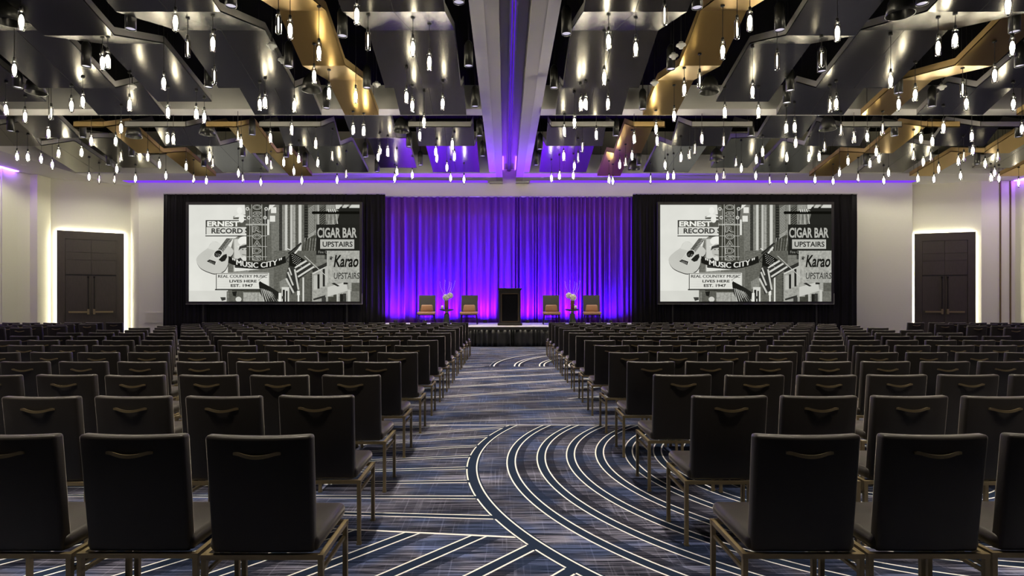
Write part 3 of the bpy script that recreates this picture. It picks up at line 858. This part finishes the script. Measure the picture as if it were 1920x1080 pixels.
def ell(cx, cy, rx, ry, v, n=24, up=True, rot=0.0):
    cs, sn = math.cos(rot), math.sin(rot)
    poly([(cx+rx*math.cos(2*PI*k/n)*cs-ry*math.sin(2*PI*k/n)*sn, cy+rx*math.cos(2*PI*k/n)*sn+ry*math.sin(2*PI*k/n)*cs) for k in range(n)], v, up)
def text(s, x0, y0, x1, y1, v, bold=0.0, shear=0.0, f=None, up=True):
    """write s so that it fills the pixel box"""
    cu = bpy.data.curves.new('t', 'FONT'); cu.body = s; cu.offset = bold; cu.resolution_u = 3; cu.shear = shear
    ob = bpy.data.objects.new('t', cu); COL.objects.link(ob)
    bpy.context.view_layer.update()
    me = bpy.data.meshes.new_from_object(ob.evaluated_get(bpy.context.evaluated_depsgraph_get()))
    bpy.data.objects.remove(ob); bpy.data.curves.remove(cu)
    xs = [w.co.x for w in me.vertices]; ys = [w.co.y for w in me.vertices]
    a, c, e, g = min(xs), max(xs), min(ys), max(ys)
    if up: layer[0] += 1
    f = f or (lambda X, Y: (X, Y))
    vs = [q(f(x0+(w.co.x-a)/(c-a)*(x1-x0), y1-(w.co.y-e)/max(g-e,1e-6)*(y1-y0))) for w in me.vertices]
    pic.add(vs, [tuple(p.vertices) for p in me.polygons], pm(v))
    bpy.data.meshes.remove(me)
# sky
rect(357,384,677,565,224); rect(357,545,440,565,212); rect(357,552,438,556,186, False) if False else None
# facade block
poly([(519,384),(677,384),(677,565),(430,565),(432,478),(440,450),(519,384)], 118)
rect(430,476,520,565,112)
for k in range(24): line((431,478+k*3.6),(446,478+k*3.6),.8,90)
for (a, c, v) in ((526,531.5,48),(531.5,537,128),(537,541.6,200),(541.6,547,98),(547,551,190),(552,556.5,158),(556.5,562.5,92),(562.5,568,205),(568,573,105),(573,580,38),(580,593,98),(593,598,130),(598,601,170),(601,614,100),(614,631,150)):
    rect(a,384,c,470,v)
for k in range(42):
    y = 384+k*2.6
    for xx in (526,541.6,556.5): line((xx+(0 if k%2 else 1.5),y),(xx+4.5,y),.7,62 if xx != 526 else 84)
layer[0] += 1
for k in range(13): line((574,386+k*5),(580,386+k*5),1.2,70)
for k in range(22): line((581,392+k*3.0),(592,385+k*3.0),.9,176); 
for k in range(9): line((602,392+k*4.2),(613,383+k*4.2),1.5,40)
poly([(580,440),(594,431),(596,436),(581,446)],150)
poly([(568,470),(572,455),(580,448),(595,440),(597,470),(590,478),(575,482)],66)
for k in range(5): line((572+k*5,474),(575+k*5,446),1.6,150)
# lower facade
rect(516,470,596,565,96)
for k in range(30): line((516,474+k*3.1),(545,468+k*3.1),.7,138)
layer[0] += 1
poly([(527,528),(543,518),(543,537),(528,542)],132); rect(531,538,545,565,210); rect(533,543,537,565,30); rect(539,545,542,565,40)
rect(570,520,573,565,215); rect(560,545,565,553,228); rect(561,553,564,565,225)
rect(573,512,588,565,84)
for k in range(18): line((573,514+k*2.9),(588,513+k*2.9),.6,120)
layer[0] += 1
for k in range(14): line((585,514+k*3.7),(589,514+k*3.7),1.5,44)
# cream building lower right
poly([(588,512),(616,498),(677,480),(677,565),(588,565)],160); poly([(588,512),(617,493),(617,500),(590,514)],206)
poly([(587,503),(617,488),(617,498),(590,511)],48); poly([(590,496),(617,486),(617,491),(592,503)],122)
for (x0,y0,x1,y1,v) in ((591,516,598,543,186),(598,514,602,541,34),(602,511,608,539,176),(608,504,612,537,36),(612,500,616,535,182),(634,548,637,565,190),(628,552,634,565,70),(640,551,646,565,34),(646,550,652,565,60),(606,557,614,565,58),(618,556,634,565,66),(655,543,660,565,196),(662,530,677,546,92),(660,546,677,565,112)): rect(x0,y0,x1,y1,v)
poly([(617,538),(652,528),(655,545),(617,556)],196); poly([(590,560),(613,553),(613,557),(591,563)],50)
# awning and bracket bar top right
rect(631,388,677,424,36); poly([(632,384),(645,384),(638,392),(632,392)],210); poly([(648,384),(658,384),(652,390),(644,390)],196); poly([(662,384),(677,384),(677,390),(657,390)],206)
poly([(614,396),(622,391),(634,392),(640,398),(634,420),(616,420)],130)
for k in range(6): line((617+k*3.3,402),(615+k*4.2,420),1.3,206 if k % 2 else 60)
rect(588,396.5,677,401.5,14)
for k in range(4): line((618+k*4,392),(620+k*4,398),1.5,220)
# cigar bar sign
rect(596,421,677,478,34); text('CIGAR BAR',598,427,672,446,176,.03); rect(603.5,449,667,466.5,186); text('UPSTAIRS',608,453,664,463,34,.02)
text('Fine C',600,470,616,475,150); rect(612,478,620,486,60)
rect(616,470,677,529.5,168); rect(616,470,618,529.5,184); text('*',621,480,627,488,24,.02)
text('Karao',628.5,478,675,501,24,.025,.25); text('UPSTAIRS',629,511,677,523,60,.012,.1)
poly([(624,531),(630,530),(640,536),(636,537)],40); rect(647,529.5,655,533,44)
# left sign
poly([(441,406),(466,402),(466,411),(441,411)],80); poly([(441,408),(452,401),(466,405),(466,407)],235)
rect(389.5,413,466,443,60); rect(391,415,466,425.5,86); rect(391,426,466,440,212); rect(389,440,466,442,236); rect(389,441.5,466,443.2,20)
text('ERNEST',392.5,414.8,452.5,424.8,238,.035); text('RECORD S',400.5,428.2,470,438,52,.03)
for (x, y) in ((453,395),(456.5,411.5)): ell(x,y,5.2,6.4,236,18)
# portrait billboard: plain man in a pale hat
rect(441,447,470,510,150); rect(443,448.5,468,508,206); ell(463,452,13,9,236); poly([(448,462),(468,455),(468,462),(456,468)],226); ell(462,470,9,13,188); poly([(451,470),(453,462),(468,458),(468,464),(456,466)],58)
ell(459,468,1.6,.9,70); ell(466,468,1.6,.9,70); line((458,477),(466,478.5),1.1,80); poly([(443,508),(446,487),(455,483),(462,492),(468,486),(468,508)],60); poly([(456,483),(462,480),(467,484),(462,494)],214)
poly([(443,500),(443,509),(491,505),(445,502)],224)
# guitar
def bez(ps, n=8):
    out = []
    m = len(ps)
    for i in range(m):
        p0, p1, p2, p3 = (Vector((*ps[(i+j-1)%m],0)) for j in range(4))
        for t in range(n):
            u = t/n
            c = .5*((2*p1)+(p2-p0)*u+(2*p0-5*p1+4*p2-p3)*u*u+(3*p1-p0-3*p2+p3)*u**3); out.append((c.x,c.y))
    return out
gp = [(404,453),(412,454),(420,461),(430,460),(440,467),(441,476),(433,485),(431,497),(424,508),(411,513),(398,511),(381,503),(373,491),(374,482),(383,473),(394,465),(398,458)]
poly([(x+.4,y+1.6) for (x,y) in bez(gp)],30); poly(bez(gp),198); poly([(394,466),(403,452),(416,456),(420,462),(408,470)],214)
poly([(429,447),(441,447),(417,480),(407,476)],64)
for k in range(6): line((431+k*1.7,447),(408+k*2.0,477),.7,225)
layer[0] += 1
for k in range(9): line((411+k*2.4,470-k*2.6),(420+k*2.4,472-k*2.6),.6,30)
ell(413,476,9,7.2,226,24,True,-.6); ell(413,476,7.8,6.2,28,24,True,-.6)
for k in range(6): line((406+k*2.6,474+k*.6),(396+k*2.5,488+k*1.5),.6,230)
poly([(423,478),(429,476),(430,482),(426,489),(420,491),(414,487)],34); poly([(392,490),(397,486.5),(409,490.5),(407,497)],26)
for k in range(6): line((396+k*2,488+k*.7),(395.5+k*2,492+k*.7),.6,200)
# crossroads sign
poly([(463,384),(509,384),(506,398),(505,410),(504,500),(466,500),(466,420)],62); poly([(504,420),(512,420),(514,500),(504,500)],100)
poly([(463,385),(471,385),(474,420),(466,420)],96); poly([(499,385),(507,385),(505,420),(498,420)],52)
for (x, y) in ((468,392),(470.5,408.5),(503,392),(501,408.5)): ell(x,y,3.4,3.4,200,14); ell(x,y,1.6,1.6,70,10)
for (x, y) in ((517,394.5),(515,410.5)): rect(x-5,y-5.5,x+5,y+5.5,226)
rect(465,420,506,423,168)
for x0, x1 in ((473,472),(476,477.5),(495,496),(501,502)): line((x0,392 if x0 in (473,501) else 384),(x1,488),.8,205)
layer[0] += 1
for y in (442.5,462.5,481.5): line((467,y),(505,y),.8,190)
rect(505,412,509,441,212)
for i, ch in enumerate('OSSROADS'):
    y0 = 382.5 + i*13.6 if i < 3 else 424.5 + (i-3)*13.4
    if i < 3: y0 = (382.5, 397, 409.5)[i]
    h = 11.4
    text(ch, 478, max(y0,384.2), 494.5, y0+h, 178, .05); text(ch, 479.3, max(y0,384.2)+.9, 493.2, y0+h-.9, 70, .0)
# music city banner
def bend(X, Y): return (X, Y + 11.0*(1-((X-486)/52)**2) - 8)
poly([bend(433+k*5.3, 488.5) for k in range(21)] + [bend(541-k*5.4, 501.5) for k in range(21)], 28)
[text('MUSIC CITY',448+k,489.2,524+k,499.2,226,0.0,0,bend) for k in (-.45,0,.45)]; text('"',440,489,446,493,226,.02,0,bend); text('"',527,489,533,493,226,.02,0,bend)
line((541,489),(552,495),1.5,60,True)
# marquee
rect(409,511.5,509,543,210); rect(411,513,507,541.5,226); rect(408,541.8,509,544,26); rect(410,513,411.2,542,40); rect(409,512.5,507,513.6,70)
for k in range(7): line((412,517+k*3.9),(507,517+k*3.9),.4,176)
[text('REAL COUNTRY MUSIC',414+k,515.4,505+k,520.6,36,0.0) for k in (-.25,0,.25)]; text('LIVES HERE',435,524.4,486,529.6,36,.03); text('EST. 1947',437.5,532.6,479,538,36,.03)
line((507,515),(489,525),.6,50); line((489,525),(497,531),.6,50)
# below the marquee
rect(440,544,509,548,72); rect(430,546,462,565,92)
for k in range(16): line((431,548+k*1.2),(434,548+k*1.2),.6,150)
rect(461,548,510,565,168)
for k in range(6): rect(466+k*7,548,469+k*7,565,120, False)
ell(452,561,5.5,5,206); poly([(418,557),(428,557),(428,562),(421,564)],60); poly([(440,547),(449,546),(447,556),(442,554)],30)
# flags
def flag(pts_c, stripes, star):
    poly(pts_c, 34); 
    for i, s in enumerate(stripes): poly(s, 204 if i % 2 == 0 else 60, i == 0)
    layer[0] += 1
    for (x, y) in star: ell(x,y,.75,.6,210,6,False)
line((545,476),(569,456),3.2,40,True); line((540,488),(568,458),2.4,60); line((548,486),(567,464),2.6,220,True); line((543,466),(548,469),1.4,230); line((575,480),(618,520),1.2,196,True)
poly([(548,476),(553,473),(593,499),(594,502),(566,523),(563,544),(551,552),(541,520),(542,512),(546,498)],52)
for a, c, w in (((557,502),(579,489),3.4),((560,510),(586,494),3.4),((563,519),(593,500),3.2)): line(a,c,w,206,True)
for a, c, w in (((546,502),(551,516),2.6),((544,510),(554,535),3.0),((541,522),(555,549),3.4),((557,505),(564,543),3.2)): line(a,c,w,198,True)
poly([(547,478),(553,473),(575,487),(557,501),(546,498)],24)
layer[0] += 1
for r_ in range(6):
    for c_ in range(5): ell(552+r_*3.0-c_*.6+c_*1.2, 477+r_*1.9+c_*3.9-r_*.3, .8,.6,214,6,False)
poly([(490,530),(492,527.5),(512,538),(528,548),(524,565),(501,565),(493,550)],36)
for k in range(7): line((494+k*3.2,540+k*1.2),(500+k*4.6,565),1.7,200)
poly([(490,530),(492,527.5),(512,538),(505,542),(491,540)],30)
rect(527,549,532,565,230); rect(533,555,538,560,60)
pic_me = pic.mesh('projected_picture', pmats)
for i, (cx, cd, lb) in enumerate((((353+677)/2, 22.0, 'wide projection screen on the left showing a music street photograph'), ((1237+1557)/2, 22.0, 'wide projection screen on the right showing a music street photograph'))):
    x = (cx-CX)*cd/F; zb = CAMZ + (CY-565.3)*cd/F
    root = empty('projection_screen', (x, cd, 0)); tag(root, lb, 'projection screen', 'projection screens')
    o = link('projected_picture', pic_me, root, (0, -.03, zb))
    b = MB(); w, h = 3.2, 3.62; t = .10
    for (x0,x1,z0,z1) in ((-w-t,-w,zb-t,zb+h+t),(w,w+t,zb-t,zb+h+t),(-w,w,zb-t,zb),(-w,w,zb+h,zb+h+t)): b.box(x0,x1,-.07,.02,z0,z1)
    b.box(-w,w,-.02,.02,zb,zb+h); b.obj('frame', M['screenframe'], root)
    for xx in (-w+.5, w-.5):
        b = MB(); b.bar((xx,.05,0),(xx,.05,zb),.05); b.obj('stand_leg', M['black'], root)
    b = MB(); b.box(-w-t,w+t,-.075,-.07,zb-t,zb-t+.008); b.box(w+t-.008,w+t,-.075,-.07,zb-t,zb+.3); b.obj('frame_edge', M['white'], root)

# ------------------------------------------------------------------ audience chairs
CH = .89
def back_bm():
    b = rbox(.428,.058,.505,.015,3,(0,0,0),5)
    for v in b.verts:
        z = v.co.z; x = v.co.x
        t = (z+.2525)/.505
        v.co.x *= 1.0 + .02*t
        v.co.z += -.006*(1-(x/.2125)**2)*max(0,(t-.8)/.2)
        v.co.y += -.05*t - .012*(1-(x/.2125)**2)*(.3+.7*t) + .02*max(0, .25-t)
        v.co.z += CH-.2525; v.co.y += -.165
    return b
def chair(full):
    root = empty('banquet_chair')
    b = MB(); bb = rbox(.46,.44,.065,.026,3,(0,.035,.4175))
    for v in bb.verts: v.co.z += .012*(1-(v.co.x/.23)**2)*(1 if v.co.z > .42 else 0)
    b.bm(bb, 0, True); b.obj('seat', M['leather'], root)
    b = MB(); b.bm(back_bm(), 0, True); b.obj('backrest', M['leather'], root)
    # handle strip on the rear face
    b = MB(); n = 16; vs = []; fs = []
    for i in range(n+1):
        u = i/n*2-1; x = u*.097
        s = math.cos(PI/2*min(1.0, abs(u)/.80))**.9
        z = .818 - .0135*s; y = -.2445 - .004 - .009*s - .004*(1-u*u)
        hh = .0072 if abs(u) < .97 else .005
        vs += [(x,y-.003,z-hh),(x,y-.003,z+hh),(x,y+.004,z+hh),(x,y+.004,z-hh)]
    for i in range(n):
        for k in range(4): fs.append((i*4+k, i*4+(k+1)%4, (i+1)*4+(k+1)%4, (i+1)*4+k)[::-1])
    fs += [(0,1,2,3), tuple(n*4+k for k in (3,2,1,0))]
    b.add(vs, fs)
    for sx in (-1,1): b.tube([(sx*.088,-.2525,.818),(sx*.088,-.225,.818)], .006, 6)
    b.obj('handle', M['bronze'], root)
    b = MB(); z = .3725; hw = .243; ft = .19
    b.bar((-hw-.0125,-ft,z),(hw+.0125,-ft,z),.021); b.bar((-hw-.0125,ft,z),(hw+.0125,ft,z),.021)
    for sx in (-1,1):
        b.bar((sx*hw,-ft,z),(sx*hw,ft,z),.021)
        b.bar((sx*(hw-.004),-ft,.305),(sx*(hw-.004),ft,.305),.014)
    legs = []
    for sx in (-1,1):
        for sy in (-1,1):
            l = MB() if full else b
            l.bar((sx*hw,sy*ft,.012),(sx*hw,sy*ft,.364),.021)
            l.box(sx*hw-.013,sx*hw+.013,sy*ft-.013,sy*ft+.013,0,.012)
            if full: legs.append(l)
    b.obj('frame', M['bronze'], root)
    for l in legs: l.obj('leg', M['bronze'], root)
    return root
CF, CS = chair(True), chair(False)
used = {True: False, False: False}
def put(full, x, y, rz, label, group):
    src = CF if full else CS
    if not used[full]:
        used[full] = True; c = src; c.location = (x,y,0); c.rotation_euler = (0,0,rz)
    else: c = dup(src, (x,y,0), rz)
    tag(c, label, 'chair', group)
def inframe(x, d, hw=.24):
    a = CX + (x-hw)*F/d; c = CX + (x+hw)*F/d
    return c > -70 and a < 1990
LC = [-1.013,-1.11,-1.15]; RC = [1.25,1.31,1.333]
for k in range(14):
    d = 2.42 + .985*k
    pitch = .527 if k < 2 else .54
    rown = f'{ORD[k+1]} row counting from nearest'
    for side, sgn in (('left',-1),('right',1)):
        c0x = (LC[k] if k < 3 else -1.172) if sgn < 0 else (RC[k] if k < 3 else 1.345)
        for n in range(13):
            x = c0x + sgn*pitch*n + R.uniform(-.003,.003); dy = R.uniform(-.02,.02)
            if not inframe(x, d-.1): continue
            put(k < 7, x, d+.238+dy, R.uniform(-.012,.012), f'dark leather banquet chair, {ORD[n+1]} seat {side} of centre aisle, {rown}', 'banquet chairs in the centre blocks')
        o0 = -10.15 if sgn < 0 else 10.68
        for n in range(7):
            x = o0 + sgn*.54*n + R.uniform(-.003,.003)
            if k < 9 or not inframe(x, d): continue
            put(False, x, d+.238+R.uniform(-.02,.02), R.uniform(-.01,.01), f'dark leather chair, {side} outer block, {ORD[n+1]} seat from side aisle, {ORD[k+1]} row from nearest', 'banquet chairs in the outer blocks')
